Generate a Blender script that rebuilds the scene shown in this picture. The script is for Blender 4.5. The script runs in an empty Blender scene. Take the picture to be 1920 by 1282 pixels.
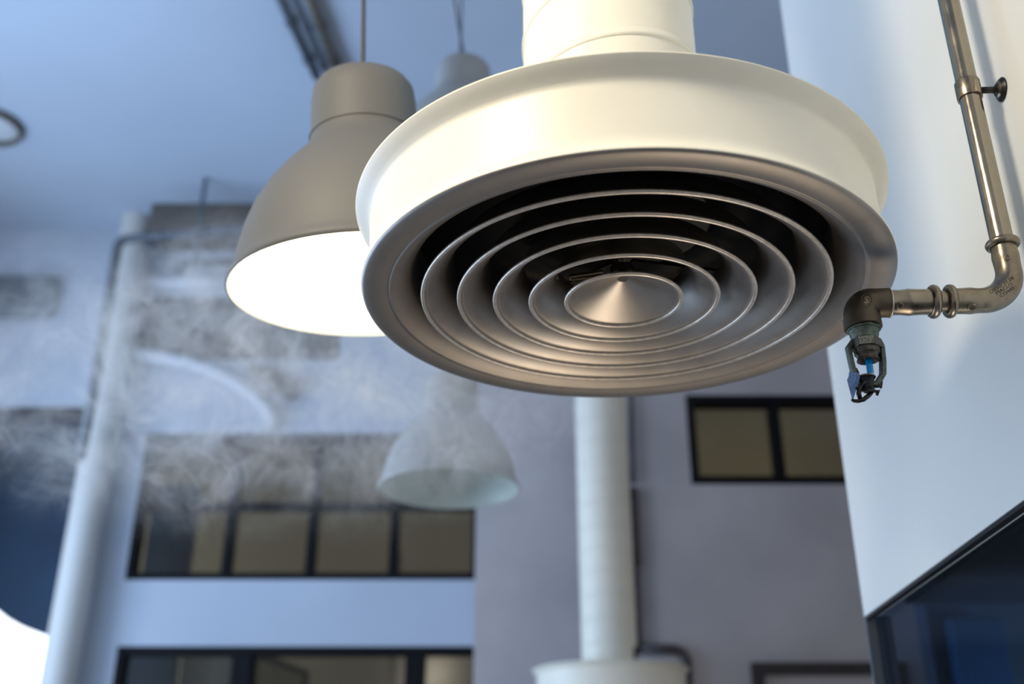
import bpy, bmesh, math, random
from mathutils import Vector, Matrix
from mathutils.bvhtree import BVHTree
random.seed(7)
C = bpy.context.scene.collection
S = bpy.context.scene
PI = math.pi
CZ = 1.5                                   # camera height above the floor
F = 1987.0; T = 0.43115

# ---------------------------------------------------------------- camera
cam = bpy.data.cameras.new('camera'); co = bpy.data.objects.new('camera', cam); C.objects.link(co)
co.location = (0, 0, CZ); co.rotation_euler = (PI/2 + T, 0, 0)
cam.sensor_width = 36; cam.lens = F*36/1920
cam.clip_start = 0.02
cam.dof.use_dof = True; cam.dof.focus_distance = 1.33; cam.dof.aperture_fstop = cam.lens/14.5
S.camera = co

# ---------------------------------------------------------------- world, lights, exposure
def lin(r, g, b):
    f = lambda c: (c/255/12.92) if c/255 <= .04045 else ((c/255+.055)/1.055)**2.4
    return (f(r), f(g), f(b), 1)
W = bpy.data.worlds.new('world'); S.world = W; W.use_nodes = True
bg = W.node_tree.nodes['Background']; bg.inputs[0].default_value = (.74, .74, .76, 1); bg.inputs[1].default_value = .58
S.view_settings.view_transform = 'Standard'; S.view_settings.look = 'None'
S.view_settings.exposure = 0.0; S.view_settings.gamma = 1; S.view_settings.use_curve_mapping = False

def area(name, loc, target, size, col, power, size_y=None, spread=None):
    l = bpy.data.lights.new(name, 'AREA'); l.color = col; l.energy = power
    l.shape = 'RECTANGLE' if size_y else 'DISK'; l.size = size
    if size_y: l.size_y = size_y
    if spread: l.spread = spread
    o = bpy.data.objects.new(name, l); C.objects.link(o); o.location = loc
    o.rotation_euler = (Vector(target)-Vector(loc)).to_track_quat('-Z', 'Y').to_euler()
    return o
# daylight from the big windows on the left, cool
area('window_daylight', (-4.3, 3.9, CZ+.75), (.6, 2.6, CZ+1.0), 3.4, (.50, .70, 1.0), 215, 3.2)
# added cool fill aimed up to brighten the ceiling
area('ceiling_fill', (-3.6, 2.2, CZ+.4), (-2.0, 4.8, CZ+3.9), 2.0, (.34, .60, 1.0), 30, 1.4, 2.4)
# unseen warm light added front left of the hood, standing in for pendants
area('unseen_warm_lamp', (-.95, .22, CZ+1.62), (.14, 1.0, CZ+.72), .50, (1.0, .88, .68), 17, None, 2.2)
# added warm fill under the hood, brightening the metal rings
area('underside_fill', (.66, 1.62, CZ-.55), (.26, 1.34, CZ+.65), .62, (1.0, .80, .58), 5.0, .55, 2.4)

S.cycles.volume_step_rate = .5
S.cycles.volume_max_steps = 160
S.cycles.volume_bounces = 4

# ---------------------------------------------------------------- helpers
def at(x, y, Y):
    """point at distance Y in front of the camera seen at pixel (x, y) of 1920x1282"""
    c, s = math.cos(T), math.sin(T)
    a = x-960; b = y-641
    fw = F*c + b*s; up = F*s - b*c
    return Vector((a/fw*Y, Y, CZ + up/fw*Y))

def mat(name, col, rough=.5, metal=0., noise=0., nscale=8., bump=0., bscale=60., emis=None, estr=0., spec=None, rvar=0., coat=0.):
    m = bpy.data.materials.new(name); m.use_nodes = True
    nt = m.node_tree; b = nt.nodes['Principled BSDF']
    b.inputs['Base Color'].default_value = col; b.inputs['Roughness'].default_value = rough
    b.inputs['Metallic'].default_value = metal
    if spec is not None: b.inputs['Specular IOR Level'].default_value = spec
    if coat: b.inputs['Coat Weight'].default_value = coat; b.inputs['Coat Roughness'].default_value = .15
    tc = nt.nodes.new('ShaderNodeTexCoord')
    if noise or rvar:
        n = nt.nodes.new('ShaderNodeTexNoise'); n.inputs['Scale'].default_value = nscale; n.inputs['Detail'].default_value = 5
        nt.links.new(tc.outputs['Object'], n.inputs['Vector'])
        if noise:
            r = nt.nodes.new('ShaderNodeMapRange'); r.inputs[1].default_value = .3; r.inputs[2].default_value = .7
            r.inputs[3].default_value = 1-noise; r.inputs[4].default_value = 1+noise
            nt.links.new(n.outputs['Fac'], r.inputs[0])
            x = nt.nodes.new('ShaderNodeVectorMath'); x.operation = 'SCALE'; x.inputs[0].default_value = col[:3]
            nt.links.new(r.outputs[0], x.inputs['Scale']); nt.links.new(x.outputs[0], b.inputs['Base Color'])
        if rvar:
            r = nt.nodes.new('ShaderNodeMapRange'); r.inputs[1].default_value = .3; r.inputs[2].default_value = .7
            r.inputs[3].default_value = rough-rvar; r.inputs[4].default_value = rough+rvar
            nt.links.new(n.outputs['Fac'], r.inputs[0]); nt.links.new(r.outputs[0], b.inputs['Roughness'])
    if bump:
        n = nt.nodes.new('ShaderNodeTexNoise'); n.inputs['Scale'].default_value = bscale; n.inputs['Detail'].default_value = 3
        nt.links.new(tc.outputs['Object'], n.inputs['Vector'])
        k = nt.nodes.new('ShaderNodeBump'); k.inputs['Strength'].default_value = bump; k.inputs['Distance'].default_value = .001
        nt.links.new(n.outputs['Fac'], k.inputs['Height']); nt.links.new(k.outputs[0], b.inputs['Normal'])
    if emis: b.inputs['Emission Color'].default_value = emis; b.inputs['Emission Strength'].default_value = estr
    return m
def glass(name, tint, gloss=.12, rough=.05):
    m = bpy.data.materials.new(name); m.use_nodes = True; nt = m.node_tree; nt.nodes.clear()
    o = nt.nodes.new('ShaderNodeOutputMaterial'); t = nt.nodes.new('ShaderNodeBsdfTransparent'); g = nt.nodes.new('ShaderNodeBsdfGlossy')
    x = nt.nodes.new('ShaderNodeMixShader'); t.inputs[0].default_value = tint; g.inputs['Roughness'].default_value = rough
    g.inputs[0].default_value = (.9, .92, .95, 1); x.inputs[0].default_value = gloss
    nt.links.new(t.outputs[0], x.inputs[1]); nt.links.new(g.outputs[0], x.inputs[2]); nt.links.new(x.outputs[0], o.inputs[0])
    return m

M = dict(
 cream=mat('cream_lacquer', (.80, .765, .66, 1), .42, noise=.025, nscale=14, bump=.06, bscale=260, spec=.4),
 satin=mat('satin_metal', (.38, .355, .33, 1), .42, 1., noise=.05, nscale=30, bump=.05, bscale=500, rvar=.03),
 rimm=mat('satin_rim_metal', (.31, .29, .27, 1), .50, 1., noise=.05, nscale=30, bump=.05, bscale=500),
 bead=mat('worn_metal_lip', (.60, .55, .49, 1), .42, .85, noise=.14, nscale=110),
 dark=mat('shaded_inner_metal', (.018, .017, .016, 1), .5, .6, noise=.2, nscale=12),  # shade inside the hood put into this near black metal
 steel=mat('stainless_pipe', (.34, .30, .235, 1), .17, 1., noise=.06, nscale=40, rvar=.05),
 fitting=mat('brushed_fitting_metal', (.25, .215, .165, 1), .30, 1., noise=.22, nscale=55, bump=.12, bscale=300, rvar=.06),
 cast=mat('dull_cast_elbow', (.095, .08, .058, 1), .48, .9, noise=.15, nscale=80, bump=.1, bscale=500),
 patina=mat('green_oxidised_brass', (.13, .16, .13, 1), .6, .5, noise=.45, nscale=140, bump=.5, bscale=500),
 brass=mat('dark_weathered_brass', (.085, .08, .068, 1), .42, .8, noise=.4, nscale=200, bump=.4, bscale=700),
 armor=mat('grey_green_frame_metal', (.085, .098, .088, 1), .45, .8, noise=.35, nscale=200, bump=.3, bscale=700),
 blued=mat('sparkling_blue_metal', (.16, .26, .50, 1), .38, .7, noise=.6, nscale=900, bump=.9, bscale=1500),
 stampface=mat('worn_stamp_face', (.30, .30, .25, 1), .5, .6, noise=.3, nscale=300),
 ink=mat('black_ink', (.012, .011, .01, 1), .6),
 blackm=mat('black_metal', (.012, .012, .014, 1), .35, .5),
 bulb=mat('blue_liquid_glass', (.0, .25, .62, 1), .08, emis=None),
 bulbtip=mat('pale_glass_tip', (.50, .66, .70, 1), .1),
 lampgrey=mat('grey_lamp_enamel', (.150, .148, .140, 1), .6, noise=.05, nscale=6, spec=.5),
 lamppale=mat('pale_grey_lamp_enamel', (.34, .35, .35, 1), .30, noise=.04, nscale=6),
 lampin=mat('white_lamp_lining', (.86, .86, .80, 1), .6),
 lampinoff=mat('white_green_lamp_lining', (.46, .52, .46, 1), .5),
 glow=mat('lit_bulb', (1, 1, 1, 1), .5, emis=(1, .93, .78, 1), estr=95.),
 cord=mat('grey_cord', (.09, .095, .11, 1), .6),
 conduit=mat('grey_conduit', (.10, .12, .15, 1), .5, .3),
 conduitw=mat('warm_grey_conduit', (.13, .12, .10, 1), .5, .3),
 bronze=mat('brown_conduit', (.035, .026, .028, 1), .55, noise=.3, nscale=6),
 wallw=mat('white_wall_paint', (.70, .72, .71, 1), .5, noise=.02, nscale=3, bump=.05, bscale=150, spec=.25),
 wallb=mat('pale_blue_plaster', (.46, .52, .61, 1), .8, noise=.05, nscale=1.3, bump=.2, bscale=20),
 wallm=mat('grey_mauve_plaster', (.46, .435, .455, 1), .85, noise=.10, nscale=2.2, bump=.3, bscale=20),
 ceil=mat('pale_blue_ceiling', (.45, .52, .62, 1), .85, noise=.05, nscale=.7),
 floor=mat('grey_floor', (.30, .27, .24, 1), .5, noise=.1, nscale=2),
 black=mat('black_frame_paint', (.004, .004, .006, 1), .6, spec=.15),
 beige=mat('beige_inner_wall', (.34, .315, .26, 1), .8, noise=.05, nscale=2),
 bluewall=mat('deep_blue_paint', (.008, .055, .12, 1), .6, noise=.3, nscale=2.5),
 navy=mat('navy_panel', (.05, .065, .09, 1), .5, noise=.3, nscale=2),
 dkblue=mat('dark_blue_valance', (.001, .030, .075, 1), .6, noise=.25, nscale=3),
 whitep=mat('white_board', (.55, .58, .62, 1), .6),
 sky=mat('daylit_window_glow', (.9, .95, 1, 1), .5, emis=(.86, .94, 1, 1), estr=2.2),
 colmn=mat('white_column_paint', (.60, .60, .58, 1), .45, noise=.02, nscale=3),
 wpipe=mat('white_duct_paint', (.66, .70, .76, 1), .4),
 brownbeam=mat('brown_grey_timber', (.13, .115, .10, 1), .7, noise=.15, nscale=3),
 gwin=glass('window_glass', (.62, .62, .58, 1), .035, .15),
 gdark=glass('smoked_glass', (.42, .50, .60, 1), .035, .12),
)

def link(name, bm, m, parent=None, smooth=True, bevel=0, auto=None):
    me = bpy.data.meshes.new(name)
    bmesh.ops.recalc_face_normals(bm, faces=bm.faces)
    bm.to_mesh(me); bm.free()
    for x in (m if isinstance(m, (list, tuple)) else [m]): me.materials.append(x)
    for p in me.polygons: p.use_smooth = smooth
    o = bpy.data.objects.new(name, me); C.objects.link(o)
    if parent: o.parent = parent
    if bevel:
        b = o.modifiers.new('bevel', 'BEVEL'); b.width = bevel; b.segments = 2; b.limit_method = 'ANGLE'
    if smooth and auto is not None:
        me.set_sharp_from_angle(angle=math.radians(auto))
    return o
def tag(o, label=None, cat=None, group=None, kind=None):
    if label: o['label'] = label
    if cat: o['category'] = cat
    if group: o['group'] = group
    if kind: o['kind'] = kind
    return o
def empty(name, loc, label, cat, group=None):
    o = bpy.data.objects.new(name, None); C.objects.link(o); o.location = loc; o.empty_display_size = .05
    return tag(o, label, cat, group)
def rebase(o, root):
    """parts are built in world coordinates: keep them in place under a thing whose origin is elsewhere"""
    o.matrix_parent_inverse = Matrix.Identity(4)
    mw = root.matrix_basis.copy()
    p = root.parent
    while p: mw = p.matrix_basis @ mw; p = p.parent
    o.data.transform(mw.inverted()); return o

def lathe(bm, prof, seg=64, c=(0, 0, 0), axis=None, closed=False, mi=0):
    c = Vector(c)
    q = Vector(axis).normalized().to_track_quat('Z', 'Y') if axis is not None else None
    rows = []
    for r, z in prof:
        row = []
        if r < 1e-6:
            p = Vector((0, 0, z)); p = q @ p if q else p; v = bm.verts.new(c+p); row = [v]*seg
        else:
            for i in range(seg):
                a = 2*PI*i/seg; p = Vector((r*math.cos(a), r*math.sin(a), z)); p = q @ p if q else p
                row.append(bm.verts.new(c+p))
        rows.append(row)
    n = len(rows)
    for k in range(n if closed else n-1):
        A, B = rows[k], rows[(k+1) % n]
        for i in range(seg):
            j = (i+1) % seg; vs = []
            for v in (A[i], A[j], B[j], B[i]):
                if v not in vs: vs.append(v)
            if len(vs) > 2:
                try: bm.faces.new(vs).material_index = mi
                except ValueError: pass
def box(bm, a, b):
    a, b = Vector(a), Vector(b)
    vs = [bm.verts.new((x, y, z)) for x in (a.x, b.x) for y in (a.y, b.y) for z in (a.z, b.z)]
    for f in ((0, 1, 3, 2), (4, 6, 7, 5), (0, 4, 5, 1), (2, 3, 7, 6), (0, 2, 6, 4), (1, 5, 7, 3)): bm.faces.new([vs[i] for i in f])
def tube(bm, pts, rad, seg=16, caps=True):
    """swept tube; rad a number or one per point"""
    pts = [Vector(p) for p in pts]; n = len(pts)
    R = rad if isinstance(rad, (list, tuple)) else [rad]*n
    t0 = (pts[1]-pts[0]).normalized(); nrm = t0.orthogonal().normalized(); prev = t0; rows = []
    for i in range(n):
        t = (pts[min(i+1, n-1)]-pts[max(i-1, 0)]).normalized()
        nrm = prev.rotation_difference(t) @ nrm; prev = t; bn = t.cross(nrm)
        rows.append([bm.verts.new(pts[i]+R[i]*(math.cos(2*PI*k/seg)*nrm+math.sin(2*PI*k/seg)*bn)) for k in range(seg)])
    for i in range(n-1):
        for k in range(seg):
            j = (k+1) % seg; bm.faces.new((rows[i][k], rows[i][j], rows[i+1][j], rows[i+1][k]))
    if caps: bm.faces.new(rows[0][::-1]); bm.faces.new(rows[-1])
def bend(p0, p1, p2, r, n=14):
    """round the corner p1 of the path p0-p1-p2"""
    p0, p1, p2 = Vector(p0), Vector(p1), Vector(p2)
    a = (p0-p1).normalized(); b = (p2-p1).normalized(); h = math.acos(max(-1, min(1, a.dot(b))))/2
    d = r/math.tan(h); c = p1+(a+b).normalized()*r/math.sin(h)
    s = p1+a*d; e = p1+b*d; u = (s-c); v = (e-c); ang = u.angle(v); ax = u.cross(v).normalized()
    return [c+Matrix.Rotation(ang*i/n, 3, ax) @ u for i in range(n+1)]
def prism(bm, pts, off):
    off = Vector(off); a = [bm.verts.new(p) for p in pts]; b = [bm.verts.new(Vector(p)+off) for p in pts]; n = len(a)
    bm.faces.new(a); bm.faces.new(b[::-1])
    for i in range(n): bm.faces.new((a[i], b[i], b[(i+1) % n], a[(i+1) % n]))
def NB(): return bmesh.new()
def wall_holes(bm, x0, x1, z0, z1, ya, yb, holes):
    xs = sorted({x0, x1, *[h[0] for h in holes], *[h[1] for h in holes]}); zs = sorted({z0, z1, *[h[2] for h in holes], *[h[3] for h in holes]})
    for i in range(len(xs)-1):
        for j in range(len(zs)-1):
            cx = (xs[i]+xs[i+1])/2; cz = (zs[j]+zs[j+1])/2
            if any(h[0] < cx < h[1] and h[2] < cz < h[3] for h in holes): continue
            box(bm, (xs[i], ya, zs[j]), (xs[i+1], yb, zs[j+1]))
    bmesh.ops.remove_doubles(bm, verts=bm.verts, dist=1e-5)

# ================================================================ structure
YB = 6.5      # back wall with the black framed windows
YM = 5.6      # mauve pier in front of it
CEIL = CZ+3.87
# hole coordinates from the photo at the wall's own distance
def X(px, py, Y): return at(px, py, Y).x
def Z(py, Y): return at(960, py, Y).z
wx0 = X(272, 950, YB)-.06; wx1 = X(895, 950, YB)+.12
w1 = (wx0, wx1, Z(1087, YB), Z(812, YB))
d1 = (wx0+.02, wx1, CZ-1.5+.0, Z(1211, YB))
up = (X(258, 600, YB), X(640, 600, YB), Z(700, YB)+.10, Z(556, YB))
lf = (X(-420, 900, YB), X(150, 770, YB)+.15, CZ-.5, Z(765, YB))
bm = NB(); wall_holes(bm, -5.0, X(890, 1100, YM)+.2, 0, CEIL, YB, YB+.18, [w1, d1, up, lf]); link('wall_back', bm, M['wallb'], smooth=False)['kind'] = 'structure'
bm = NB(); px0 = X(890, 1100, YM)
m1 = (X(1291, 830, YM), X(1291, 830, YM)+1.0, Z(908, YM), Z(740, YM))
wall_holes(bm, px0, 3.4, 0, CEIL, YM, YM+.2, [m1])
box(bm, (px0, YM+.2, 0), (px0+.2, YB-.001, CEIL))
link('wall_pier', bm, M['wallm'], smooth=False)['kind'] = 'structure'
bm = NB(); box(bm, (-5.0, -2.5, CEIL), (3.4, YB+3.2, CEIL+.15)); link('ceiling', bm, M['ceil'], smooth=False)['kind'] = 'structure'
bm = NB(); box(bm, (-5.0, -2.5, -.12), (3.4, YB+3.2, 0)); link('floor', bm, M['floor'], smooth=False)['kind'] = 'structure'
# rooms behind the windows
bm = NB(); box(bm, (-5.0, YB+1.8, 0), (3.4, YB+1.9, CEIL)); link('wall_inner_room', bm, M['beige'], smooth=False)['kind'] = 'structure'
area('inner_room_fill', (-1.4, YB+.6, CZ+2.9), (-1.3, YB+1.8, CZ+1.2), 4.0, (1.0, .90, .74), 14, .5)  # added fill so the beige wall shows through the panes
area('inner_room_fill_right', (1.9, YB+.6, CZ+2.9), (1.8, YB+1.8, CZ+1.9), 1.2, (1.0, .90, .66), 6, .5)  # second added fill, brightening the right window from behind
area('beyond_glass_fill', (2.6, 3.0, CZ+.2), (2.2, 3.9, CZ+.3), .6, (.5, .72, 1.0), 14, .6)  # added blue fill to lift the dark space beyond the glass

# right wall : plane running away at 3 degrees, free end at Y=2.18
WA = math.radians(3.06); wd = Vector((math.sin(WA), math.cos(WA), 0)); wn = Vector((-math.cos(WA), math.sin(WA), 0))  # wn points into the room
w0 = Vector((.6565, 1.15, 0))
def wp(t, z, o=0): p = w0 + wd*t + wn*o; return Vector((p.x, p.y, z))
tend = (2.18-1.15)/math.cos(WA); zb = CZ+.39
bm = NB(); prism(bm, [wp(tend, zb), wp(-3.4, zb), wp(-3.4, CEIL), wp(tend, CEIL)], -wn*.030)
o = link('wall_right', bm, M['wallw'], smooth=False, bevel=.003); o['kind'] = 'structure'
# dark glass below it, with its own thin metal edge, and a dim space beyond
bm = NB(); prism(bm, [wp(tend-.004, .9, -.02), wp(-2.2, .9, -.02), wp(-2.2, zb-.004, -.02), wp(tend-.004, zb-.004, -.02)], -wn*.012)
o = link('window_1', bm, M['gdark'], smooth=False); o['kind'] = 'structure'
bm = NB(); prism(bm, [wp(tend, .9, -.001), wp(tend-.010, .9, -.001), wp(tend-.010, zb, -.001), wp(tend, zb, -.001)], -wn*.05)
o2 = link('window_frame', bm, M['conduit'], o, smooth=False); o2['label'] = 'thin grey upright edge profile'
bm = NB(); prism(bm, [wp(tend-.011, zb-.001, .0), wp(-2.2, zb-.001, .0), wp(-2.2, zb-.007, .0), wp(tend-.011, zb-.007, .0)], -wn*.012)
link('window_head', bm, M['blackm'], o, smooth=False)
# beyond the glass: dark beam, navy wall, blue board made up for a streak in the glass
bm = NB(); box(bm, (1.32, 3.3, CZ+.69), (3.4, 3.6, CZ+2.6)); link('trim_1', bm, M['ink'], smooth=False)['kind'] = 'structure'
bm = NB(); box(bm, (1.50, 3.9, 0), (3.4, 4.0, CZ+2.6)); link('wall_beyond_glass', bm, M['navy'], smooth=False)['kind'] = 'structure'
bm = NB(); box(bm, (1.54, 3.78, 0), (1.72, 3.86, CZ+.68))
tag(link('blue_streak_board', bm, M['bluewall'], smooth=False, bevel=.01), 'tall deep blue board added behind the dark glass at the lower right for a blue streak', 'board')
r = empty('valve_post', at(1652, 1290, 3.0), 'grey post with a black cap seen through the dark glass by its left edge', 'post')
a_, b_ = at(1650, 1245, 3.0), at(1662, 1420, 3.0)
bm = NB(); lathe(bm, [(0, b_.z), (.022, b_.z), (.022, a_.z), (0, a_.z)], 20, (a_.x+.01, 3.0, 0)); rebase(link('post', bm, M['conduit'], r, auto=40), r)
bm = NB(); lathe(bm, [(0, a_.z+.001), (.03, a_.z+.001), (.032, a_.z+.02), (.032, a_.z+.05), (.024, a_.z+.056), (0, a_.z+.056)], 20, (a_.x+.012, 3.0, 0)); rebase(link('cap', bm, M['black'], r, auto=40), r)

# ---------------------------------------------------------------- black framed windows
def bar(bm, a, b, w, y0, y1):
    """bar between two (x, z) points"""
    d = (Vector((b[0]-a[0], b[1]-a[1]))).normalized(); n = Vector((-d.y, d.x))*w/2
    P = [(a[0]+n.x, y0, a[1]+n.y), (b[0]+n.x, y0, b[1]+n.y), (b[0]-n.x, y0, b[1]-n.y), (a[0]-n.x, y0, a[1]-n.y)]
    prism(bm, P, (0, y1-y0, 0))
def grid_window(name, hole, xs, zs, Y, fw=.045, g='gwin'):
    x0, x1, z0, z1 = hole
    bm = NB()
    box(bm, (x0, Y-.03, z0), (x1, Y+.08, z0+fw)); box(bm, (x0, Y-.03, z1-fw), (x1, Y+.08, z1))
    box(bm, (x0, Y-.03, z0+fw), (x0+fw, Y+.08, z1-fw)); box(bm, (x1-fw, Y-.03, z0+fw), (x1, Y+.08, z1-fw))
    root = link(name, bm, M['black'], smooth=False, bevel=.004); root['kind'] = 'structure'
    for x in xs:
        bm = NB(); box(bm, (x-.028, Y-.02, z0+fw), (x+.028, Y+.07, z1-fw)); link('mullion', bm, M['black'], root, smooth=False, bevel=.004)
    cols = [x0+fw]+list(xs)+[x1-fw]; rows = [z0+fw]+list(zs)+[z1-fw]
    for z in zs:
        for i in range(len(cols)-1):
            a = cols[i]+(.028 if i else 0); b = cols[i+1]-(.028 if i < len(cols)-2 else 0)
            bm = NB(); box(bm, (a, Y-.01, z-.024), (b, Y+.06, z+.024)); link('glazing_bar', bm, M['black'], root, smooth=False, bevel=.004)
    for i in range(len(cols)-1):
        for j in range(len(rows)-1):
            bm = NB(); box(bm, (cols[i], Y+.03, rows[j]), (cols[i+1], Y+.036, rows[j+1])); link('pane', bm, M[g], root, smooth=False)
    return root
w1b = (w1[0], w1[1], w1[2], w1[3])
grid_window('window_2', w1b, [X(434, 950, YB), X(588, 950, YB), X(741, 950, YB), X(894, 950, YB)], [Z(946, YB)], YB+.03)
grid_window('window_3', up, [X(355, 600, YB), X(470, 600, YB)], [Z(602, YB)], YB+.03, .03)
grid_window('window_4', m1, [X(1460, 830, YM)], [], YM+.03, .05)
# glazed door front under the big window
dr = link('door_1', (lambda b: (box(b, (d1[0], YB, d1[3]-.05), (d1[1], YB+.1, d1[3])), box(b, (d1[0], YB, 0), (d1[0]+.05, YB+.1, d1[3]-.05)), b)[-1])(NB()), M['black'], smooth=False, bevel=.004)
dr['kind'] = 'structure'
for px in (452, 778):
    x = X(px, 1250, YB); bm = NB(); box(bm, (x-.06, YB, 0), (x+.06, YB+.09, d1[3]-.05)); link('mullion', bm, M['black'], dr, smooth=False, bevel=.004)
cc = [d1[0]+.05, X(452, 1250, YB), X(778, 1250, YB), d1[1]]
for i in range(3):
    bm = NB(); box(bm, (cc[i], YB+.05, .02), (cc[i+1], YB+.056, d1[3]-.05)); link('pane', bm, M['gwin'], dr, smooth=False)
# things seen through the glazed door
bm = NB(); box(bm, (X(240, 1250, 7.2), 7.2, 0), (X(328, 1250, 7.2), 7.3, CZ+2.2)); tag(link('blue_partition', bm, M['bluewall'], smooth=False, bevel=.01), 'dark blue partition behind the left end of the glazed door', 'partition')
bm = NB(); box(bm, (X(338, 1250, 7.4), 7.4, 0), (X(436, 1250, 7.4), 7.5, CZ+1.6)); tag(link('white_cupboard', bm, M['whitep'], smooth=False, bevel=.01), 'pale grey upright board behind the glazed door, right of the blue partition', 'board')
# open casement inside
r = empty('open_casement', at(520, 1250, 7.1), 'open black framed casement slanting behind the glazed door', 'window')
p, q = at(480, 1226, 6.85), at(575, 1262, 7.6)
for a, b, w in ((p, q, .05), (q, Vector((q.x, q.y, .9)), .05), (p, Vector((p.x, p.y, .9)), .05), (Vector((p.x, p.y, .9)), Vector((q.x, q.y, .9)), .05)):
    bm = NB(); tube(bm, [a, b], w/2, 4); rebase(link('frame_bar', bm, M['black'], r, smooth=False), r)
bm = NB(); prism(bm, [p, q, Vector((q.x, q.y, .9)), Vector((p.x, p.y, .9))], (.004, 0, 0)); rebase(link('pane', bm, M['gwin'], r, smooth=False), r)
bm = NB(); x = X(735, 1250, 7.9); box(bm, (x-.03, 7.9, 0), (x+.03, 7.96, CZ+1.9)); tag(link('brown_post', bm, M['brownbeam'], smooth=False, bevel=.005), 'thin brown post against the beige wall behind the glazed door', 'post')

# left opening: dark room with curved valance over bright daylight
r = link('window_5', (lambda b: (box(b, (lf[0], YB-.02, lf[3]-.05), (lf[1], YB+.1, lf[3])), b)[-1])(NB()), M['black'], smooth=False, bevel=.004); r['kind'] = 'structure'
bm = NB(); box(bm, (-4.2, YB+.9, 0), (-2.75, YB+.95, CZ+1.9)); link('daylit_pane', bm, M['sky'], r, smooth=False)
r_dk = NB(); cv = at(190, 780, YB+.35); pts = []
cx_, cz_ = at(170, 960, YB+.35).x, at(170, 960, YB+.35).z
rad_ = (at(0, 1148, YB+.35)-Vector((cx_, YB+.35, cz_))).length
for i in range(49):
    a = 2*PI*i/48
    if i < 48: pts.append((min(-2.72, cx_+rad_*1.0*math.cos(a)), YB+.35, cz_+rad_*math.sin(a)))
prism(r_dk, pts, (0, .12, 0)); link('trim_2', r_dk, M['dkblue'], smooth=False)['kind'] = 'structure'
bm = NB(); box(bm, (-4.4, YB+.5, CZ+1.35), (-2.75, YB+.6, CEIL-.4)); link('trim_3', bm, M['ink'], smooth=False)['kind'] = 'structure'
# brown beam under the ceiling and dark recess at far left
bm = NB(); box(bm, (X(285, 410, YB-.3), YB-.35, Z(432, YB-.3)), (px0-.02, YB-.01, CEIL-.001)); link('trim_4', bm, M['brownbeam'], smooth=False, bevel=.01)['kind'] = 'structure'
bm = NB(); box(bm, (-3.9, YB-.10, Z(600, YB)), (X(112, 560, YB), YB-.01, Z(528, YB))); link('trim_5', bm, M['conduit'], smooth=False, bevel=.02)['kind'] = 'structure'

# ---------------------------------------------------------------- round white column + pipes beside it
cc_ = at(109, 1240, 6.36); r = empty('white_column', (cc_.x+.02, 6.36, 0), 'round white column at the left with a thin pipe running up beside it', 'column')
bm = NB(); lathe(bm, [(0, 0), (.100, 0), (.100, CEIL-.001), (0, CEIL-.001)], 48, (cc_.x+.02, 6.36, 0)); rebase(link('shaft', bm, M['colmn'], r, auto=50), r)
bm = NB(); lathe(bm, [(.101, 1.1), (.106, 1.1), (.106, 1.14), (.101, 1.14)], 48, (cc_.x+.02, 6.36, 0), closed=True); rebase(link('collar', bm, M['colmn'], r, auto=50), r)

Yp = 5.85
r = empty('sprinkler_pipe', at(225, 470, Yp), 'blue grey ceiling sprinkler pipe turning down beside the white column', 'pipe')
P = [at(520, 420, Yp), at(460, 430, Yp), at(250, 447, Yp)]
path = [P[0], P[1]] + bend(P[1], at(222, 449, Yp), at(178, 720, Yp), .07) + [at(178, 720, Yp), at(150, 860, Yp)]
bm = NB(); tube(bm, path, .030, 16); rebase(link('main_pipe', bm, M['conduit'], r), r)
bm = NB(); tube(bm, [at(268, 446, Yp)] + bend(at(268, 446, Yp), at(300, 492, Yp), at(345, 494, Yp), .08) + [at(345, 494, Yp), at(470, 491, Yp)], .024, 14); rebase(link('branch_pipe', bm, M['conduit'], r), r)
s_ = at(338, 498, Yp)
bm = NB(); lathe(bm, [(0, .03), (.022, .03), (.022, 0), (.012, -.008), (.012, -.03), (.034, -.034), (.034, -.04), (0, -.04)], 16, s_); rebase(link('sprinkler_nozzle', bm, M['conduit'], r, auto=40), r)
bm = NB(); tube(bm, [at(363, 494, Yp), (at(363, 494, Yp).x, Yp, CEIL-.002)], .012, 10); rebase(link('hanger_rod', bm, M['conduit'], r), r)
for px in (300, 420):
    c_ = at(px, 447-(px-250)*.08, Yp); bm = NB(); lathe(bm, [(.031, -.02), (.037, -.02), (.037, .02), (.031, .02)], 18, c_, axis=(1, 0, .05), closed=True); rebase(link('clamp', bm, M['conduit'], r, auto=40), r)

# curved white duct high on the back wall
Yc = YB-.053
pts = [at(x, y, Yc) for x, y in ((236, 664), (270, 667), (310, 672), (350, 680), (390, 692), (425, 708), (455, 726), (482, 748), (502, 772), (515, 800))]
r = empty('arched_duct', pts[0], 'pale arched duct sweeping over the black framed window', 'duct')
bm = NB(); tube(bm, pts, .045, 18); rebase(link('duct_tube', bm, M['wpipe'], r), r)
for k in (3, 7):
    d = (pts[k+1]-pts[k-1]).normalized(); bm = NB(); lathe(bm, [(.046, -.02), (.052, -.02), (.052, .02), (.046, .02)], 20, pts[k], axis=d, closed=True); rebase(link('joint_band', bm, M['wpipe'], r, auto=40), r)
bm = NB(); a_, b_ = at(470, 690, YB-.06), at(553, 735, YB-.085)
tube(bm, [a_, (a_+b_)/2+Vector((0, 0, .03)), b_], [.035, .06, .075], 16)
rebase(link('duct_horn', bm, M['brownbeam'], r), r)['label'] = 'dark slanting duct end'
bm = NB(); a_, b_ = at(285, 532, YB-.045), at(470, 528, YB-.045); tube(bm, [a_, b_], .045, 18)
tag(link('white_crossbar', bm, M['wpipe']), 'short bright white tube above the upper window, left of the lit lamp', 'pipe')

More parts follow.
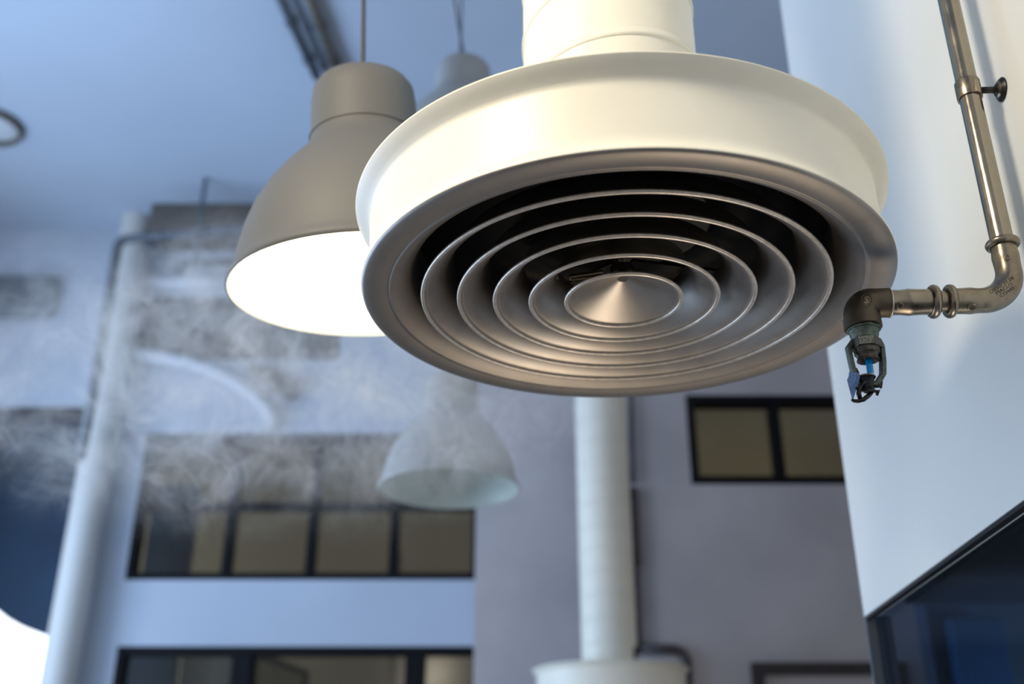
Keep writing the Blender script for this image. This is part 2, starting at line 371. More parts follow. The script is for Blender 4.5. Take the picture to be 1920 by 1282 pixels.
# ceiling conduits, cords, vent
def conduit(name, a, b, rad, m, label, n=3):
    r = empty(name, a, label, 'conduit', 'ceiling conduits at the upper left')
    bm = NB(); tube(bm, [a, b], rad, 14); rebase(link('tube', bm, m, r), r)
    d = (b-a).normalized()
    for k in range(n):
        c = a+(b-a)*((k+.5)/n); bm = NB(); lathe(bm, [(rad+.001, -.015), (rad+.007, -.015), (rad+.007, .015), (rad+.001, .015)], 16, c, axis=d, closed=True)
        rebase(link('clip', bm, m, r, auto=40), r)
def ceil_pt(px, py, drop=.05):
    v = at(px, py, 1.0)-Vector((0, 0, CZ)); k = (CEIL-drop-CZ)/v.z; return Vector((v.x*k, v.y*k, CEIL-drop))
def extend(p, q, s0, s1): d = q-p; return p-d*s0, q+d*s1
a, b = extend(ceil_pt(527, 0), ceil_pt(588, 130), .5, .12); conduit('ceiling_conduit', a, b, .026, M['conduit'], 'blue grey conduit on the ceiling, outermost of three at the upper left')
a, b = extend(ceil_pt(556, 0), ceil_pt(606, 125), .5, .3); conduit('ceiling_conduit', a, b, .012, M['conduit'], 'thinnest of three ceiling conduits at the upper left, between the other two')
a, b = extend(ceil_pt(582, 0), ceil_pt(628, 118), .5, .3); conduit('ceiling_conduit', a, b, .027, M['conduitw'], 'warm grey ceiling conduit meeting the neck of the big grey lamp')
v = ceil_pt(-18, 232, .0); r = empty('ceiling_vent', v, 'round vent on the blue ceiling at the far left, edge shade put into its rim colour', 'vent')
bm = NB(); lathe(bm, [(.165, 0), (.19, 0), (.19, -.03), (.18, -.045), (.165, -.045)], 48, v, closed=True); rebase(link('rim', bm, M['brownbeam'], r, auto=40), r)  # shading of the vent edge put into the dark rim colour
bm = NB(); lathe(bm, [(0, -.03), (.12, -.03), (.164, -.012), (.164, -.004), (0, -.004)], 48, v); rebase(link('disc', bm, M['whitep'], r, auto=40), r)

# ================================================================ pendant lamps
def lamp(name, base, axis, label, on, body, lining, Y_ceil=None, hang=None):
    """base: centre of the opening; the lamp is built along +Z and turned to its axis"""
    r = empty(name, base, label, 'lamp', 'bell shaped pendant lamps')
    r.rotation_euler = Vector(axis).normalized().to_track_quat('Z', 'Y').to_euler()
    out = [(.2345, 0), (.2375, .003), (.2365, .010), (.230, .018), (.225, .030), (.2195, .06), (.209, .10), (.194, .14), (.173, .178), (.149, .210), (.126, .236),
           (.109, .255), (.100, .270), (.0965, .286), (.0955, .305), (.0945, .363), (.0915, .386), (.084, .398), (.066, .4035), (0, .4050)]
    inn = [(0, .30), (.05, .295), (.075, .27), (.10, .246), (.122, .226), (.160, .183), (.186, .140), (.202, .10), (.213, .06), (.219, .03), (.229, .006), (.2335, .0)]
    bm = NB(); lathe(bm, out, 72); link('shade', bm, body, r)
    bm = NB(); lathe(bm, inn, 72); link('lining', bm, lining, r)
    bm = NB(); lathe(bm, [(.0965, .287), (.0985, .287), (.0985, .292), (.0965, .292)], 48, closed=True); link('neck_band', bm, body, r, auto=40)
    bm = NB(); lathe(bm, [(0, .299), (.022, .299), (.022, .24), (0, .24)], 24); link('socket', bm, M['black'], r, auto=40)
    bm = NB(); lathe(bm, [(0, .239), (.014, .239), (.018, .22), (.032, .19), (.036, .165), (.030, .14), (.016, .128), (0, .125)], 24)
    link('bulb', bm, M['glow'] if on else M['lampin'], r)
    bm = NB(); lathe(bm, [(0, .406), (.012, .406), (.012, .44), (.006, .45), (0, .45)], 16); link('cord_grip', bm, M['cord'], r, auto=40)
    q = Vector(axis).normalized().to_track_quat('Z', 'Y')
    top = q @ Vector((0, 0, .449))
    if hang is not None:
        w = Vector(hang)-Vector(base); inv = q.inverted()
        bm = NB(); tube(bm, [inv @ top, inv @ w], .0045, 10); link('cord', bm, M['cord'], r)
        bm = NB(); lathe(bm, [(.0, 0), (.05, 0), (.05, -.02), (.01, -.04), (0, -.04)], 20, inv @ w, axis=inv @ Vector((0, 0, 1))); link('ceiling_rose', bm, M['cord'], r, auto=40)
    return r
LA = Vector((-.246, 1.606, CZ+.836))
lamp('pendant_lamp', LA, (-.065, -.10, 1), 'big grey bell shaped pendant lamp, lit glaring white, behind the hood', True, M['lampgrey'], M['lampin'], hang=(-.55, 2.65, CEIL-.001))
LB = at(842, 918, 3.42)
lamp('pendant_lamp', LB, (0, 0, 1), 'pale grey unlit pendant lamp hanging in the smoke below the hood', False, M['lamppale'], M['lampinoff'], hang=(LB.x, LB.y, CEIL-.001))
tc = at(870, 122, 2.9)
lamp('pendant_lamp', (tc.x, tc.y-.02, tc.z-.43), (0, 0, 1), 'pendant lamp of which only the dark topped neck shows above the left of the hood', False, M['lamppale'], M['lampinoff'], hang=(tc.x-.22, tc.y, CEIL-.001))

# ================================================================ extraction hoods
def hood(base, label, near, z_top, R=1.0):
    r = empty('extraction_hood', base, label, 'hood', 'round extraction hoods')
    seg = 160 if near else 96
    # painted drum: from the lip of the bottom flange to the upper flange, then the top plate
    drum = [(.3495, .0035), (.3500, .0055), (.3470, .0085), (.3445, .0125), (.3415, .0175), (.3400, .0240), (.3396, .0310),
            (.3396, .0960), (.3402, .1005), (.3425, .1045), (.3470, .1085), (.3520, .1140), (.3590, .1205), (.3598, .1222), (.3585, .1228), (.3540, .1215), (.3440, .1200), (.132, .1200)]
    bm = NB(); lathe(bm, drum, seg)
    for v_ in bm.verts: v_.co.x -= .0045*min(1, max(0, v_.co.z/.12))       # the drum sits a touch off centre on its grille
    d = link('drum', bm, M['cream'], r)
    rim = [(.3494, .0032), (.3485, .0014), (.3460, .0002), (.3400, -.0010), (.3320, -.0012), (.3230, .0000), (.3170, .0022), (.3135, .0030), (.3128, .0016), (.3112, .0016), (.3100, .0024), (.3050, .0050), (.2990, .0092), (.2930, .0145), (.2870, .0215), (.2820, .0300), (.2780, .0420), (.2760, .0600), (.2760, .0900)]
    bm = NB(); lathe(bm, rim, seg); link('rim', bm, M['rimm'], r)
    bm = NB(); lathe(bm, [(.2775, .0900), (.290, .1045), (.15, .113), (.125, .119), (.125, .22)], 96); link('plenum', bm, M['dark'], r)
    if True:
        for rr in (.272, .224, .176, .128):
            b0 = .0033
            v = [(rr-b0*1.7, .0015), (rr-b0*.4, -.0022), (rr, -.0010)]
            inner = [(rr-.0052, .0014), (rr-.010, .0042), (rr-.016, .0085), (rr-.022, .0140), (rr-.028, .0210), (rr-.033, .0290), (rr-.038, .0400), (rr-.043, .0560)]
            outer = [(rr-.0418, .0563), (rr-.0368, .0405), (rr-.0318, .0297), (rr-.0268, .0218), (rr-.0210, .0152), (rr-.0150, .0097), (rr-.003, .0042)]
            bm = NB(); lathe(bm, inner+outer, seg, closed=True); o = link('diffuser_ring', bm, M['satin'], r)
            bm = NB()
            lathe(bm, [(rr-.0030+.0030*math.cos(a), .0018+.0030*math.sin(a)) for a in [2*PI*k/10 for k in range(10)]], seg, closed=True)
            link('rolled_edge', bm, M['bead'], o)
        # centre cone
        rr = .080
        bm = NB(); lathe(bm, [(0, .0385), (.006, .0352), (rr-.010, .0040), (rr-.006, .0022), (rr-.004, .0035), (rr-.012, .0075), (.01, .0400), (0, .0415)], 96); o = link('centre_cone', bm, M['satin'], r)
        bm = NB(); lathe(bm, [(rr-.0030+.0030*math.cos(a), .0018+.0030*math.sin(a)) for a in [2*PI*k/10 for k in range(10)]], 128, closed=True); link('rolled_edge', bm, M['bead'], o)
        bm = NB(); lathe(bm, [(0, .0340), (.0065, .0340), (.0075, .0355), (.0065, .0372), (0, .0372)], 20); link('screw', bm, M['fitting'], o, auto=40)
        # cross bracket that carries the cone: threaded spindle, nut, arms
        bm = NB()
        for k in range(40): lathe(bm, [(.0042, .06+k*.0018), (.0050, .0609+k*.0018)], 14)
        lathe(bm, [(0, .0416), (.0042, .0416), (.0042, .14), (0, .14)], 14); link('threaded_spindle', bm, M['fitting'], r)
        for ang in (0, 120, 240):
            a = math.radians(ang+14); u = Vector((math.cos(a), math.sin(a), 0)); n = Vector((-u.y, u.x, 0))*.009
            bm = NB(); prism(bm, [u*.012-n+Vector((0, 0, .060)), u*.24-n+Vector((0, 0, .060)), u*.24+n+Vector((0, 0, .060)), u*.012+n+Vector((0, 0, .060))], (0, 0, .004)); link('bracket_arm', bm, M['dark'], r, smooth=False)
        a = math.radians(172); u = Vector((math.cos(a), math.sin(a), 0))
        for s0, s1 in ((.025, .072), (.088, .102)):
            p0 = u*s0+Vector((0, 0, .047)); p1 = u*s1+Vector((0, 0, .043)); bm = NB(); n_ = 26; pts = [p0.lerp(p1, k/n_) for k in range(n_+1)]
            tube(bm, pts, [.0052 if k % 2 else .0045 for k in range(n_+1)], 12); link('bolt', bm, M['fitting'], r)
        bm = NB(); lathe(bm, [(.005, .044), (.016, .044), (.016, .054), (.005, .054)], 6, closed=True); link('nut', bm, M['fitting'], r, smooth=False)
        # tiny stains on the drum
        for ang, z, s in (((-2.05, .050, .0028),) if near else ()):
            c = Vector((.3397*math.cos(ang), .3343*math.sin(ang), z)); t = Vector((-math.sin(ang), math.cos(ang), 0))
            bm = NB(); pts = [c+t*(s*.55*math.cos(q)+s*.25*math.sin(q))+Vector((0, 0, s*1.2*math.sin(q))) for q in [2*PI*k/9 for k in range(9)]]
            prism(bm, pts, Vector((math.cos(ang), math.sin(ang), 0))*.0002); link('stain', bm, mat('brown_stain', (.30, .22, .10, 1), .8), r)['label'] = 'small brown speck'
    dr_ = .1285
    bm = NB(); lathe(bm, [(dr_, .1195), (dr_, z_top-base[2])], 96, (-.0045, 0, 0)); lathe(bm, [(dr_-.003, .1195), (dr_-.003, z_top-base[2])], 96, (-.0045, 0, 0))
    du = link('duct', bm, M['cream'], r)
    # spiral seam
    bm = NB(); pitch = .108; rows = []; n = int((z_top-base[2]-.16)/pitch*64); ph = -2.90
    for i in range(n):
        a = ph+2*PI*i/64; z = .112+pitch*i/64
        if z < .1215: continue
        c_, s_ = math.cos(a), math.sin(a)
        prof = ((dr_+.0002, -.0075), (dr_+.0022, -.0062), (dr_+.0022, .0008), (dr_+.0012, .0016), (dr_+.0012, .0060), (dr_+.0002, .0072))
        rows.append([bm.verts.new((rr*c_-.0045, rr*s_, z+dz)) for rr, dz in prof])
    for i in range(len(rows)-1):
        for k in range(5): bm.faces.new((rows[i][k], rows[i+1][k], rows[i+1][k+1], rows[i][k+1]))
    link('spiral_seam', bm, M['cream'], du)
    return r
hood((.150, 1.269, CZ+.6425), 'large cream round extraction hood with concentric metal rings, nearest and in focus', True, CEIL-.001)
hb = at(1146, 1256, 5.05)
hood((hb.x, hb.y, hb.z-.125), 'small distant cream extraction hood on a white duct at the bottom edge', False, CEIL-.001)

# conduit on the mauve wall
Yk = YM-.03
r = empty('wall_conduit', at(1187, 1210, Yk), 'dark brown conduit running down the mauve wall beside the distant duct', 'conduit')
bm = NB(); tube(bm, [at(1181, 600, Yk), at(1184, 830, Yk), at(1186, 905, Yk)], .016, 12); rebase(link('thin_tube', bm, M['bronze'], r), r)
bm = NB(); tube(bm, [at(1184, 915, Yk), at(1190, 1060, Yk)], .030, 14); rebase(link('sleeve', bm, M['bronze'], r), r)
bm = NB(); tube(bm, [at(1190, 1060, Yk), at(1196, 1225, Yk)], .022, 14); rebase(link('lower_tube', bm, M['bronze'], r), r)
c0, c1, c2 = at(1203, 1216, Yk), at(1287, 1218, Yk), at(1291, 1400, Yk)
bm = NB(); tube(bm, [c0]+bend(c0, c1, c2, .07)+[c2], .026, 14); rebase(link('side_branch', bm, M['bronze'], r), r)
# boxed frame at the bottom right of the mauve wall
r = empty('wall_frame', at(1520, 1300, Yk), 'dark brown rectangular frame on the mauve wall at the bottom right', 'frame')
fx0 = X(1408, 1250, Yk); fx1 = X(1700, 1250, Yk); fz1 = Z(1242, Yk)-.0; fz0 = fz1-1.1
for A, B in (((fx0, fz1-.06), (fx1, fz1)), ((fx0, fz0), (fx1, fz0+.06)), ((fx0, fz0+.06), (fx0+.06, fz1-.06)), ((fx1-.06, fz0+.06), (fx1, fz1-.06))):
    bm = NB(); box(bm, (A[0], YM-.05, A[1]), (B[0], YM-.001, B[1])); rebase(link('frame_bar', bm, M['bronze'], r, smooth=False, bevel=.004), r)
bm = NB(); box(bm, (fx0+.06, YM-.02, fz0+.06), (fx1-.06, YM-.001, fz1-.06)); rebase(link('panel', bm, M['wallm'], r, smooth=False), r)

# ================================================================ fire sprinkler line at the right
PX, PY = .612, 1.15
zH = CZ+.5855                                     # axis height of the horizontal arm
ax = -wn                                          # towards the wall
root = empty('sprinkler_pipe', (PX, PY, zH), 'shiny steel sprinkler pipe coming down the white wall and turning left to a nozzle', 'pipe')
def add(name, bm, m, par=root, **k): return rebase(link(name, bm, m, par, **k), par)
Cn = Vector((PX, PY, zH))                         # corner of the wall elbow
dn = Vector((0, 0, 1)); hl = wn                   # up, and left along the arm
bm = NB(); tube(bm, [Cn+dn*.062, Cn+dn*1.0, Vector((PX, PY, CEIL-.002))], .0138, 32); pipe = add('riser', bm, M['steel'], auto=40)
# press elbow with beads
zb1 = .070
pts = []; rad = []
for d, rr in ((.078, .0150), (.072, .0150), (.066, .0156), (.060, .0163), (.055, .0160), (.047, .0155)): pts.append(Cn+dn*d); rad.append(rr)
arc = bend(Cn+dn*.1, Cn, Cn+hl*.1, .040, 16); pts += arc; rad += [.0155+.0012*math.sin(PI*k/16) for k in range(17)]
for d, rr in ((.046, .0156), (.054, .0166), (.062, .0162), (.070, .0160), (.0765, .0160)): pts.append(Cn+hl*d); rad.append(rr)
bm = NB(); tube(bm, pts, rad, 40); elb = add('press_elbow', bm, M['fitting'], auto=50)
def bead(c, d, R, rr, par):
    bm = NB(); lathe(bm, [(R+rr*math.cos(a), rr*math.sin(a)*1.15) for a in [2*PI*k/14 for k in range(14)]], 40, c, axis=d, closed=True); return add('press_bead', bm, M['fitting'], par)
bead(Cn+dn*.0775, dn, .0165, .0042, elb)
bead(Cn+hl*.078, hl, .0165, .0046, elb)
def dent(c, nrm, d, s, par, name='press_mark'):
    bm = NB(); lathe(bm, [(s*.62, -.0002), (s*.8, .0007), (s, .0006), (s*1.1, -.0004)], 24, c, axis=nrm, closed=True); return add(name, bm, M['fitting'], par)
# the arm: short pipe, then the press coupling with its bead
bm = NB(); tube(bm, [Cn+hl*.074, Cn+hl*.105], .0134, 32); add('short_pipe', bm, M['fitting'], auto=40)
cp = [(.0975, .0160), (.103, .0158), (.108, .0160), (.118, .0161), (.1255, .0166), (.1285, .0168), (.131, .0163), (.138, .0156), (.146, .0155), (.151, .0160)]
bm = NB(); tube(bm, [Cn+hl*d for d, _ in cp], [q for _, q in cp], 40); cpl = add('press_coupling', bm, M['fitting'], auto=50)
bead(Cn+hl*.0975, hl, .0165, .0046, cpl)
tocam = (Vector((0, 0, CZ))-(Cn+hl*.142)).normalized()
side = (tocam-tocam.project(hl)).normalized()
dent(Cn+hl*.1425+(side*.95-dn*.3).normalized()*.0156, (side*.95-dn*.3).normalized(), 0, .0042, cpl)
dent(Cn+hl*.057+(side*.8-dn*.6).normalized()*.0166, (side*.8-dn*.6).normalized(), 0, .0050, elb)
dent(Cn+dn*.050+Vector((-.35, -.94, 0)).normalized()*.0158, (-.35, -.94, 0), 0, .0035, elb)
# cast 90 degree elbow
E = Cn+hl*.1865                                   # its corner; the nozzle hangs below
pts = [E-hl*.036, E-hl*.032]+bend(E-hl*.05, E, E-dn*.05, .0175, 16)
rad = [.0178, .0182]+[.0182+.0030*math.sin(PI*k/16*.5) for k in range(17)]
pts += [E-dn*.0205, E-dn*.021, E-dn*.0335, E-dn*.0345]; rad += [.0214, .0224, .0226, .0215]
bm = NB(); tube(bm, pts, rad, 48); ce = add('cast_elbow', bm, M['cast'], auto=35)
bm = NB(); lathe(bm, [(.0160, 0), (.0186, 0), (.0190, .001), (.0186, .002), (.0160, .002)], 40, E-hl*.0365, axis=hl, closed=True); add('weld_seam', bm, M['bead'], ce)
# embossed oval badge on the cast elbow and print on the press elbow
def bvh_of(o):
    b = bmesh.new(); b.from_mesh(o.data); b.transform(Matrix.Translation(root.location)); t = BVHTree.FromBMesh(b); b.free(); return t
def text_mesh(s, size, align='CENTER'):
    cu = bpy.data.curves.new('txt', 'FONT'); cu.body = s; cu.size = size; cu.align_x = align; cu.align_y = 'CENTER'; cu.resolution_u = 2
    o = bpy.data.objects.new('txt', cu); C.objects.link(o)
    me = bpy.data.meshes.new_from_object(o, depsgraph=bpy.context.evaluated_depsgraph_get())
    bpy.data.objects.remove(o); return me
def wrap_text(s, size, centre, right, upv, target, m, name, par, off=.00025):
    """lettering laid on a curved surface, looking from the room"""
    me = text_mesh(s, size); nrm = right.cross(upv).normalized(); bt = bvh_of(target)
    bm = bmesh.new(); bm.from_mesh(me); bmesh.ops.triangulate(bm, faces=bm.faces)
    bmesh.ops.subdivide_edges(bm, edges=[e for e in bm.edges if e.calc_length() > size*.3], cuts=1)
    for v in bm.verts:
        p = centre+right*v.co.x+upv*v.co.y
        h = bt.ray_cast(p+nrm*.03, -nrm)
        v.co = (h[0]+h[1]*off) if h[0] is not None else p
    bmesh.ops.triangulate(bm, faces=bm.faces)
    bpy.data.meshes.remove(me); return add(name, bm, m, par, smooth=False)
bc = arc[9]; v = (Vector((0, 0, CZ))-bc).normalized()
dirp = (at(1903, 532, 1.15)-at(1872, 552, 1.15)).normalized(); upv = v.cross(dirp).normalized(); rt = upv.cross(v).normalized()
mid = at(1883, 541, 1.14)
for k, s in enumerate(('OBSO 21.08', 'MACLO', 'CO440')):
    wrap_text(s, .0062, mid+upv*(.0052-.0052*k)*1.0, rt, upv, elb, M['ink'], 'printed_mark', elb)
v2 = (Vector((0, 0, CZ))-E).normalized(); rt2 = Vector((1, 0, 0)); rt2 = (rt2-rt2.project(v2)).normalized(); up2 = v2.cross(rt2).normalized()
pc = at(1624, 563, 1.14)
tilt = Matrix.Rotation(math.radians(-8), 3, v2); ovm = wrap_text('S', .012, pc, tilt @ rt2, tilt @ up2, ce, M['fitting'], 'embossed_mark', ce, .0004)
bt = bvh_of(ce); bm = NB(); ring = []
for k in range(28):
    a = 2*PI*k/28; p = pc+(tilt @ rt2)*(.0062*math.cos(a))+(tilt @ up2)*(.0082*math.sin(a)); h = bt.ray_cast(p+v2*.03, -v2); ring.append((h[0] if h[0] is not None else p)+v2*.0002)
tube(bm, ring+[ring[0]], .00055, 6, caps=False); add('embossed_oval', bm, M['cast'], ce)

# clamp on the riser with its stem and wall plate
cz = at(1818, 170, 1.15).z
cr = empty('pipe_clamp', (PX+.04, PY, cz), 'grey steel pipe clamp with a dark rosette fixing the riser to the wall', 'clamp')
cr.location = Vector((PX, PY, cz))
def addc(name, bm, m, **k): return rebase(link(name, bm, m, cr, **k), cr)
bm = NB(); lathe(bm, [(.0141, -.0135), (.0158, -.0135), (.0162, -.012), (.0162, .012), (.0158, .0135), (.0141, .0135)], 40, (PX, PY, cz), closed=True); addc('band', bm, M['fitting'], auto=40)
bm = NB(); u = Vector((.30, -.95, 0)).normalized(); t = Vector((-u.y, u.x, 0)); p = Vector((PX, PY, cz))+u*.0158
prism(bm, [p-t*.0035+dn*-.0135, p+t*.0035+dn*-.0135, p+t*.0035+dn*.006, p-t*.0035+dn*.006], u*.0010); addc('band_tongue', bm, M['steel'], smooth=False)
bm = NB(); prism(bm, [p+t*.0040+dn*-.0135, p+t*.0048+dn*-.0135, p+t*.0048+dn*.008, p+t*.0040+dn*.008], u*.0006); addc('band_slot', bm, M['ink'], smooth=False)
wdist = (Vector((PX, PY, 0))-w0).dot(wn)
bm = NB(); tube(bm, [Vector((PX, PY, cz))+ax*.0155, Vector((PX, PY, cz))+ax*(wdist-.004)], .0045, 16); addc('stem', bm, M['ink'])
pc_ = Vector((PX, PY, cz))+ax*(wdist-.0005)
bm = NB(); lathe(bm, [(0, .0105), (.0050, .0105), (.0075, .0085), (.0135, .0045), (.0165, .0015), (.0165, .0), (0, .0)], 32, pc_, axis=wn); addc('rosette', bm, M['blackm'], auto=40)
bm = NB(); lathe(bm, [(.0085, .0078), (.0120, .0058), (.0118, .0050), (.0085, .0070)], 32, pc_, axis=wn, closed=True); addc('rosette_ring', bm, M['fitting'], auto=40)

# ---------------------------------------------------------------- sprinkler nozzle
K = Vector((E.x, E.y, 0))
def z(py): return at(1620, py, PY).z
nz = empty('sprinkler_nozzle', (K.x, K.y, z(640)), 'small brass fire sprinkler with a blue glass bulb under the cast elbow', 'sprinkler')
def addn(name, bm, m, **k): return rebase(link(name, bm, m, nz, **k), nz)
# threaded collar with oxide
zc_ = E.z-.0345
bm = NB(); prof = [(0, zc_+.006), (.0165, zc_+.006)]
n = 7
for k in range(n): zz = zc_-.0008-k*.0016; prof += [(.0188-.00035*k, zz), (.0176-.00035*k, zz-.0008)]
prof += [(.0160, zc_-.0130), (.0155, zc_-.0165), (0, zc_-.0165)]
lathe(bm, prof, 40, (K.x, K.y, 0)); addn('threaded_collar', bm, M['patina'])
bm = NB(); lathe(bm, [(.0172, zc_+.0005), (.0196, zc_-.0002), (.0204, zc_-.0018), (.0188, zc_-.0030), (.0172, zc_-.0022)], 26, (K.x, K.y, 0), closed=True)
for v_ in bm.verts:
    d_ = Vector((v_.co.x-K.x, v_.co.y-K.y, 0)); v_.co += d_*random.uniform(-.05, .05)+Vector((0, 0, random.uniform(-.0006, .0004)))
addn('sealing_tape', bm, M['patina'])
# hexagon (one face to the camera)
zh1 = zc_-.0155; zh0 = zh1-.0118
face_dir = Vector((-K.x+.10, -K.y, 0)).normalized(); fa = math.atan2(face_dir.y, face_dir.x)
hexp = [Vector((K.x+.0192*math.cos(fa+math.radians(30+60*k)), K.y+.0192*math.sin(fa+math.radians(30+60*k)), zh0)) for k in range(6)]
bm = NB(); prism(bm, hexp, (0, 0, zh1-zh0)); hx = addn('hexagon', bm, M['brass'], smooth=False, bevel=.0008)
fd = face_dir; ft = Vector((-fd.y, fd.x, 0)); fc = Vector((K.x, K.y, 0))+fd*(.0192*math.cos(math.radians(30)))
bm = NB(); h0, h1 = zh0+.0012, zh1-.0012
prism(bm, [fc-ft*.0086+dn*h0, fc+ft*.0086+dn*h0, fc+ft*.0086+dn*h1, fc-ft*.0086+dn*h1], fd*.0003); plate = addn('stamp_face', bm, M['stampface'], smooth=False)
me = text_mesh('TYCO', .0082); bm = NB(); bm.from_mesh(me); bpy.data.meshes.remove(me)
rgt = ft; 
for v_ in bm.verts:       # stamped upside down, as the fitting hangs
    v_.co = fc+fd*.00045+dn*((h0+h1)/2) - rgt*v_.co.x*.80 - dn*v_.co.y*1.0
addn('stamped_lettering', bm, M['ink'], smooth=False)
# orifice boss
bm = NB(); lathe(bm, [(0, zh0+.001), (.0155, zh0+.001), (.0150, zh0-.006), (.0128, zh0-.0085), (.0122, zh0-.0125), (.0132, zh0-.0138), (.0132, zh0-.0150), (.0112, zh0-.0155), (.0098, zh0-.0140), (.0070, zh0-.0100), (0, zh0-.0095)], 40, (K.x, K.y, 0)); addn('orifice', bm, M['brass'], auto=35)
bz1 = zh0-.0100; bz0 = z(703)
# glass bulb
bx = K.x+.0006
bm = NB(); lathe(bm, [(0, bz1), (.0026, bz1), (.0042, bz1-.003), (.0042, bz0+.0075), (.0040, bz0+.0055)], 8, (bx, K.y, 0)); addn('glass_bulb', bm, M['bulb'], auto=30)
bm = NB(); lathe(bm, [(.0040, bz0+.0055), (.0036, bz0+.0012), (.0020, bz0), (0, bz0)], 8, (bx, K.y, 0)); addn('bulb_tip', bm, M['bulbtip'], auto=30)
# yoke arms: a flat bent strap on each side
def strap(pts, w, t, m, name):
    bm = NB(); depth = Vector((.25, -.97, 0)).normalized()
    rows = []
    P_ = [Vector(p) for p in pts]
    for i, p in enumerate(P_):
        d = (P_[min(i+1, len(P_)-1)]-P_[max(i-1, 0)]).normalized(); s = d.cross(depth).normalized()
        rows.append([bm.verts.new(p+s*t/2*a+depth*w/2*b) for a, b in ((-1, -1), (1, -1), (1, 1), (-1, 1))])
    for i in range(len(rows)-1):
        for k in range(4): bm.faces.new((rows[i][k], rows[i][(k+1) % 4], rows[i+1][(k+1) % 4], rows[i+1][k]))
    bm.faces.new(rows[0][::-1]); bm.faces.new(rows[-1]); return addn(name, bm, m, smooth=False, bevel=.0008)
def q_(px, py, dy=0): return at(px, py, K.y+dy)
strap([q_(1600, 638), q_(1590, 652), q_(1597, 684), q_(1603, 712), q_(1612, 730)], .0075, .0052, M['armor'], 'frame_arm')
strap([q_(1645, 637), q_(1652, 650), q_(1655, 678), q_(1655, 702), q_(1646, 716), q_(1630, 730)], .0085, .0058, M['armor'], 'frame_arm')
# cup under the bulb + hub
c_ = q_(1625, 716)
bm = NB(); lathe(bm, [(0, .0085), (.0052, .0085), (.0098, .0068), (.0108, .0050), (.0092, .0030), (.0080, -.004), (.0072, -.010), (.0045, -.0130), (0, -.0135)], 28, c_); addn('bulb_seat', bm, M['blackm'], auto=40)
bm = NB(); lathe(bm, [(.0096, .0072), (.0112, .0058), (.0112, .0048), (.0096, .0060)], 28, c_, closed=True); addn('seat_ring', bm, M['fitting'])
# deflector: blue sheen plate at the left, curved lower guard, forked tines at the right
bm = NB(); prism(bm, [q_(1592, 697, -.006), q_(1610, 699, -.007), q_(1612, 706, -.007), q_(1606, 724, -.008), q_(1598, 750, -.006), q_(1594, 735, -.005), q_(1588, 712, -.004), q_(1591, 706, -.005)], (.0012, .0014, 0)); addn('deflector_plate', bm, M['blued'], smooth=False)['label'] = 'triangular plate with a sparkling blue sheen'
bm = NB(); prism(bm, [q_(1597, 697, .0), q_(1601, 689, .0), q_(1607, 689, .0), q_(1611, 697, .0), q_(1613, 707, -.004), q_(1606, 704, -.004)], (.001, .003, 0)); addn('deflector_tab', bm, M['brass'], smooth=False, bevel=.0005)
bm = NB(); tube(bm, [q_(1597, 748, -.005), q_(1600, 751, -.005), q_(1609, 752, -.005), q_(1619, 749, -.004), q_(1629, 741, -.002), q_(1638, 731, 0)], [.0018, .0022, .0024, .0027, .0028, .0024], 10); addn('deflector_guard', bm, M['blackm'])
bm = NB(); tube(bm, [q_(1613, 748, -.004), q_(1610, 738, -.006), q_(1611, 728, -.006), q_(1617, 720, -.006), q_(1625, 714, -.008)], [.0026, .0030, .0026, .0024, .0024], 10); addn('deflector_rib', bm, M['blackm'])
bm = NB(); tube(bm, [q_(1604, 728, -.007), q_(1612, 726, -.007)], .0017, 8); addn('deflector_rib', bm, M['blackm'])
for pts_ in (((1633, 724), (1646, 724), (1653, 722)), ((1634, 730), (1641, 733), (1648, 735))):
    bm = NB(); tube(bm, [q_(a, b, -.003) for a, b in pts_], [.0022, .0020, .0022], 8); addn('tine', bm, M['blackm'])
bm = NB(); prism(bm, [q_(1652, 713, -.003), q_(1656, 714, -.003), q_(1654, 727, -.003), q_(1650, 727, -.003)], (.0005, .003, 0)); addn('tine_end', bm, M['blackm'], smooth=False, bevel=.0005)
bm = NB(); prism(bm, [q_(1643, 731, -.003), q_(1651, 730, -.003), q_(1647, 741, -.003), q_(1642, 739, -.003)], (.0005, .003, 0)); addn('tine_end', bm, M['blackm'], smooth=False, bevel=.0005)
bm = NB(); lathe(bm, [(0, .001), (.0095, .001), (.0105, -.001), (.0095, -.0025), (0, -.0025)], 24, q_(1626, 731), axis=(.1, -.35, 1)); addn('compression_disc', bm, M['blackm'], auto=40)

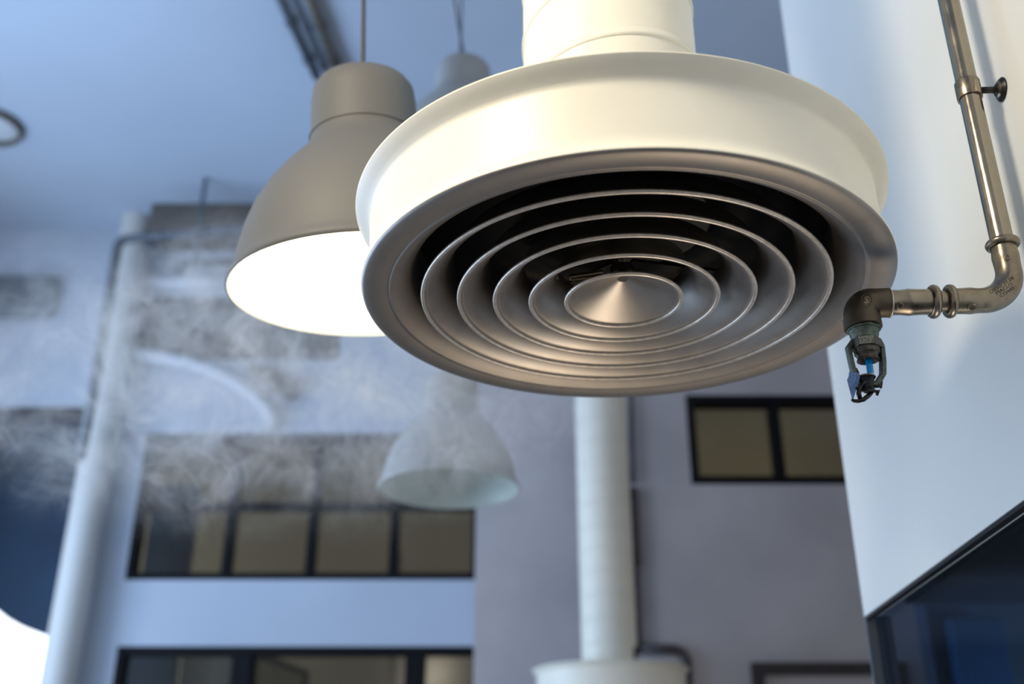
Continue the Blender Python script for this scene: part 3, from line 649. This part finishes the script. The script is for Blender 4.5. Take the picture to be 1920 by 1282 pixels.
# ================================================================ smoke
def smoke(name, centre, size, dens, scale, label, seed, lo=.47, hi=.78):
    o = None
    bm = NB(); bmesh.ops.create_icosphere(bm, subdivisions=3, radius=1)
    for v_ in bm.verts: v_.co = Vector((v_.co.x*size[0], v_.co.y*size[1], v_.co.z*size[2]))
    m = bpy.data.materials.new(name); m.use_nodes = True; nt = m.node_tree; nt.nodes.clear()
    N = nt.nodes.new; L = nt.links.new
    out = N('ShaderNodeOutputMaterial'); pv = N('ShaderNodeVolumePrincipled'); pv.inputs['Color'].default_value = (.985, .99, .995, 1); pv.inputs['Anisotropy'].default_value = .0
    tc = N('ShaderNodeTexCoord'); mp = N('ShaderNodeMapping'); L(tc.outputs['Object'], mp.inputs[0]); mp.inputs['Location'].default_value = (seed, seed*.7, seed*.3)
    w = N('ShaderNodeTexNoise'); w.inputs['Scale'].default_value = scale*.5; w.inputs['Detail'].default_value = 2; L(mp.outputs[0], w.inputs['Vector'])
    a = N('ShaderNodeVectorMath'); a.operation = 'MULTIPLY_ADD'; L(w.outputs['Color'], a.inputs[0]); a.inputs[1].default_value = (.55/scale*2,)*3; L(mp.outputs[0], a.inputs[2])
    n1 = N('ShaderNodeTexNoise'); n1.inputs['Scale'].default_value = scale; n1.inputs['Detail'].default_value = 6; n1.inputs['Roughness'].default_value = .62; n1.inputs['Distortion'].default_value = .9
    L(a.outputs[0], n1.inputs['Vector'])
    mr = N('ShaderNodeMapRange'); L(n1.outputs['Fac'], mr.inputs[0]); mr.inputs[1].default_value = lo; mr.inputs[2].default_value = hi; mr.inputs[3].default_value = 0.04; mr.inputs[4].default_value = 1
    # falloff to the edge of the cloud
    sc = N('ShaderNodeVectorMath'); sc.operation = 'DIVIDE'; L(tc.outputs['Object'], sc.inputs[0]); sc.inputs[1].default_value = size
    ln = N('ShaderNodeVectorMath'); ln.operation = 'LENGTH'; L(sc.outputs[0], ln.inputs[0])
    fo = N('ShaderNodeMapRange'); fo.interpolation_type = 'SMOOTHSTEP'; L(ln.outputs['Value'], fo.inputs[0]); fo.inputs[1].default_value = 1.0; fo.inputs[2].default_value = .25; fo.inputs[3].default_value = 0; fo.inputs[4].default_value = 1
    n2 = N('ShaderNodeTexNoise'); n2.inputs['Scale'].default_value = scale*1.6; n2.inputs['Detail'].default_value = 3; n2.inputs['Distortion'].default_value = 2.2
    L(a.outputs[0], n2.inputs['Vector'])
    # thin curled filaments: ridges of a second noise
    rg = N('ShaderNodeMath'); rg.operation = 'COMPARE'; rg.operation = 'SUBTRACT'; L(n2.outputs['Fac'], rg.inputs[0]); rg.inputs[1].default_value = .5
    ra = N('ShaderNodeMath'); ra.operation = 'ABSOLUTE'; L(rg.outputs[0], ra.inputs[0])
    rr = N('ShaderNodeMapRange'); L(ra.outputs[0], rr.inputs[0]); rr.inputs[1].default_value = .0; rr.inputs[2].default_value = .07; rr.inputs[3].default_value = 2.4; rr.inputs[4].default_value = .35
    mf = N('ShaderNodeMath'); mf.operation = 'MULTIPLY'; L(mr.outputs[0], mf.inputs[0]); L(rr.outputs[0], mf.inputs[1])
    mu = N('ShaderNodeMath'); mu.operation = 'MULTIPLY'; L(mf.outputs[0], mu.inputs[0]); L(fo.outputs[0], mu.inputs[1])
    m2 = N('ShaderNodeMath'); m2.operation = 'MULTIPLY'; L(mu.outputs[0], m2.inputs[0]); m2.inputs[1].default_value = dens
    L(m2.outputs[0], pv.inputs['Density']); L(pv.outputs[0], out.inputs['Volume'])
    o = link(name, bm, m); o.location = centre
    return tag(o, label, 'smoke', kind='stuff')
smoke('smoke', (-.58, 2.23, CZ+.95), (1.05, .37, .42), 8.0, 5.2, 'grey white smoke cloud drifting below and left of the lit pendant lamp', 3.1, .45, .74)
